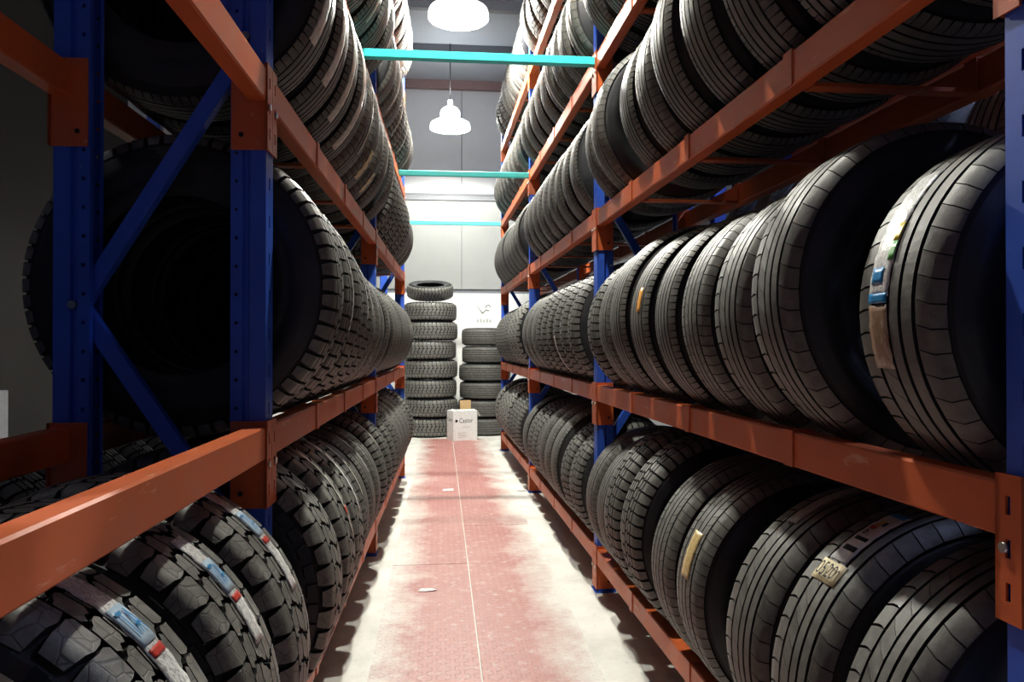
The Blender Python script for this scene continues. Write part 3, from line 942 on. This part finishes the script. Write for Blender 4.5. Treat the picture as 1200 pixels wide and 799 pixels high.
# cyan tie bars
for k, s in enumerate((RPOST[1], RPOST[2], RPOST[3])):
    pr = w2(1, -.008, s, 0)
    zz = 2.577
    xl = w2(-1, -.008, s, 0)[0] if k < 2 else -.60
    m = MB(); L = pr[0] - xl
    m.box(-L / 2, L / 2, -.02, .02, -.02, .02, 0, .003)
    o = m.build('cross_bar', M['cyan'])
    lab = ['nearest and highest-looking cyan steel bar spanning the aisle overhead', 'middle cyan steel bar spanning the aisle overhead', 'farthest cyan steel bar spanning the aisle overhead'][k]
    o.location = ((pr[0] + xl) / 2, pr[1], zz); tag(o, lab, 'bar', 'cyan bars spanning the aisle')

pr = w2(1, 0, RPOST[3], 0)
o = empty('support_post', (-.642, pr[1], 0)); tag(o, 'lone blue post behind the far left tyres, carrying the farthest cyan bar', 'post')
m = MB(); m.box(-.04, .04, -.04, .04, .006, 2.70, 0, .006); m.build('post_tube', M['blue'], o)
m = MB(); m.box(-.08, .08, -.08, .08, 0, .006); m.build('foot_plate', M['blue'], o)

# lamps
def lamp(x, y, lab, watts):
    zr = CAM_Z + 2.72
    r = empty('pendant_lamp', (x, y, zr)); tag(r, lab, 'lamp', 'round high-bay lamps over the aisle')
    m = MB(); m.lathe([(.25, -.02), (.25, .014), (.24, .045), (.20, .068), (.12, .078), (.075, .08)], 48); m.build('lamp_shade', M['reflector'], r)
    sh = r.children[0]; q = sh.modifiers.new('thick', 'SOLIDIFY'); q.thickness = .003
    m = MB(); m.lathe([(.001, .255), (.05, .25), (.09, .23), (.118, .195), (.124, .15), (.112, .10), (.08, .079)], 32); m.build('globe', M['glow'], r)
    m = MB(); m.lathe([(.001, .33), (.03, .33), (.034, .28), (.04, .24)], 20); m.build('lamp_housing', M['housing'], r)
    m = MB(); m.tube((0, 0, .33), (0, 0, ZC - zr - .0), .006, 8); m.build('cord', M['dark'], r)
    li = bpy.data.lights.new('bulb', 'POINT'); li.energy = watts; li.shadow_soft_size = .045; li.color = (1, .98, .88)
    lo = bpy.data.objects.new('bulb', li); C.objects.link(lo); lo.parent = r; lo.location = (0, 0, .070)
    li = bpy.data.lights.new('added_uplight', 'POINT'); li.energy = watts * .06; li.shadow_soft_size = .12; li.color = (1, 1, .97)  # added light above the globe, brightens ceiling and upper wall
    lo = bpy.data.objects.new('added_uplight', li); C.objects.link(lo); lo.parent = r; lo.location = (0, 0, .40)
LAMP_W = 500
lamp(.14, 6.12, 'nearer round glowing lamp hanging at the top of the photo', 680)
lamp(.11, 9.25, 'farther round glowing lamp hanging before the back wall', 400)
lamp(.14, 2.75, 'round glowing lamp hanging above the near aisle, out of view overhead', 300)
# lamp of the next aisle, beyond the right rack
r = empty('pendant_lamp', (2.9, 1.2, 3.9)); tag(r, 'cool lamp hanging over the neighbouring aisle on the right', 'lamp')
m = MB(); m.lathe([(.25, 0), (.20, .045), (.12, .085), (.001, .10)], 32); m.build('lamp_shade', M['reflector'], r)
li = bpy.data.lights.new('bulb', 'POINT'); li.energy = 160; li.shadow_soft_size = .05; li.color = (.5, .6, 1)
lo = bpy.data.objects.new('bulb', li); C.objects.link(lo); lo.parent = r; lo.location = (0, 0, -.05)

# white cabinet far left
cbn = empty('storage_cabinet', (-3.27, 4.9, 0)); tag(cbn, 'low white cabinet at the left edge, seen behind the left rack', 'cabinet')
m = MB(); m.box(-.45, .45, -.25, .25, .04, .90, 0, .006); m.build('cabinet_body', M['white_metal'], cbn)
m = MB(); m.box(-.44, -.004, -.268, -.2505, .06, .88, 0, .002); m.box(.004, .44, -.268, -.2505, .06, .88, 0, .002); m.build('door', M['white_metal'], cbn)
m = MB(); m.box(-.42, .42, -.22, .22, 0, .04); m.build('plinth', M['dark'], cbn)
# added unseen lamp to brighten the store area on the left
r = empty('pendant_lamp', (-2.6, 2.0, 3.9)); tag(r, 'added dim lamp lighting the store area on the left, out of view', 'lamp')
m = MB(); m.lathe([(.25, 0), (.20, .045), (.12, .085), (.001, .10)], 32); m.build('lamp_shade', M['reflector'], r)
li = bpy.data.lights.new('bulb', 'POINT'); li.energy = 8; li.shadow_soft_size = .05; li.color = (.75, .8, 1)
lo = bpy.data.objects.new('bulb', li); C.objects.link(lo); lo.parent = r; lo.location = (0, 0, -.05)

# ------------------------------------------------------------------ world, camera
w = bpy.data.worlds.new('World'); bpy.context.scene.world = w; w.use_nodes = True
w.node_tree.nodes['Background'].inputs[0].default_value = (.42, .55, 1, 1)
w.node_tree.nodes['Background'].inputs[1].default_value = .07
cam = bpy.data.cameras.new('camera'); co = bpy.data.objects.new('camera', cam); C.objects.link(co)
cam.lens = 36 * F / 1200; cam.sensor_width = 36; cam.clip_start = .02
co.location = (0, 0, CAM_Z)
co.rotation_euler = (PI / 2 + math.atan(5.5 / F), 0, -math.atan(83 / F))
sc = bpy.context.scene; sc.camera = co
sc.view_settings.view_transform = 'Standard'
try: sc.view_settings.look = 'None'
except Exception: pass
sc.view_settings.exposure = 0.15; sc.view_settings.gamma = 1
sc.view_settings.use_curve_mapping = False
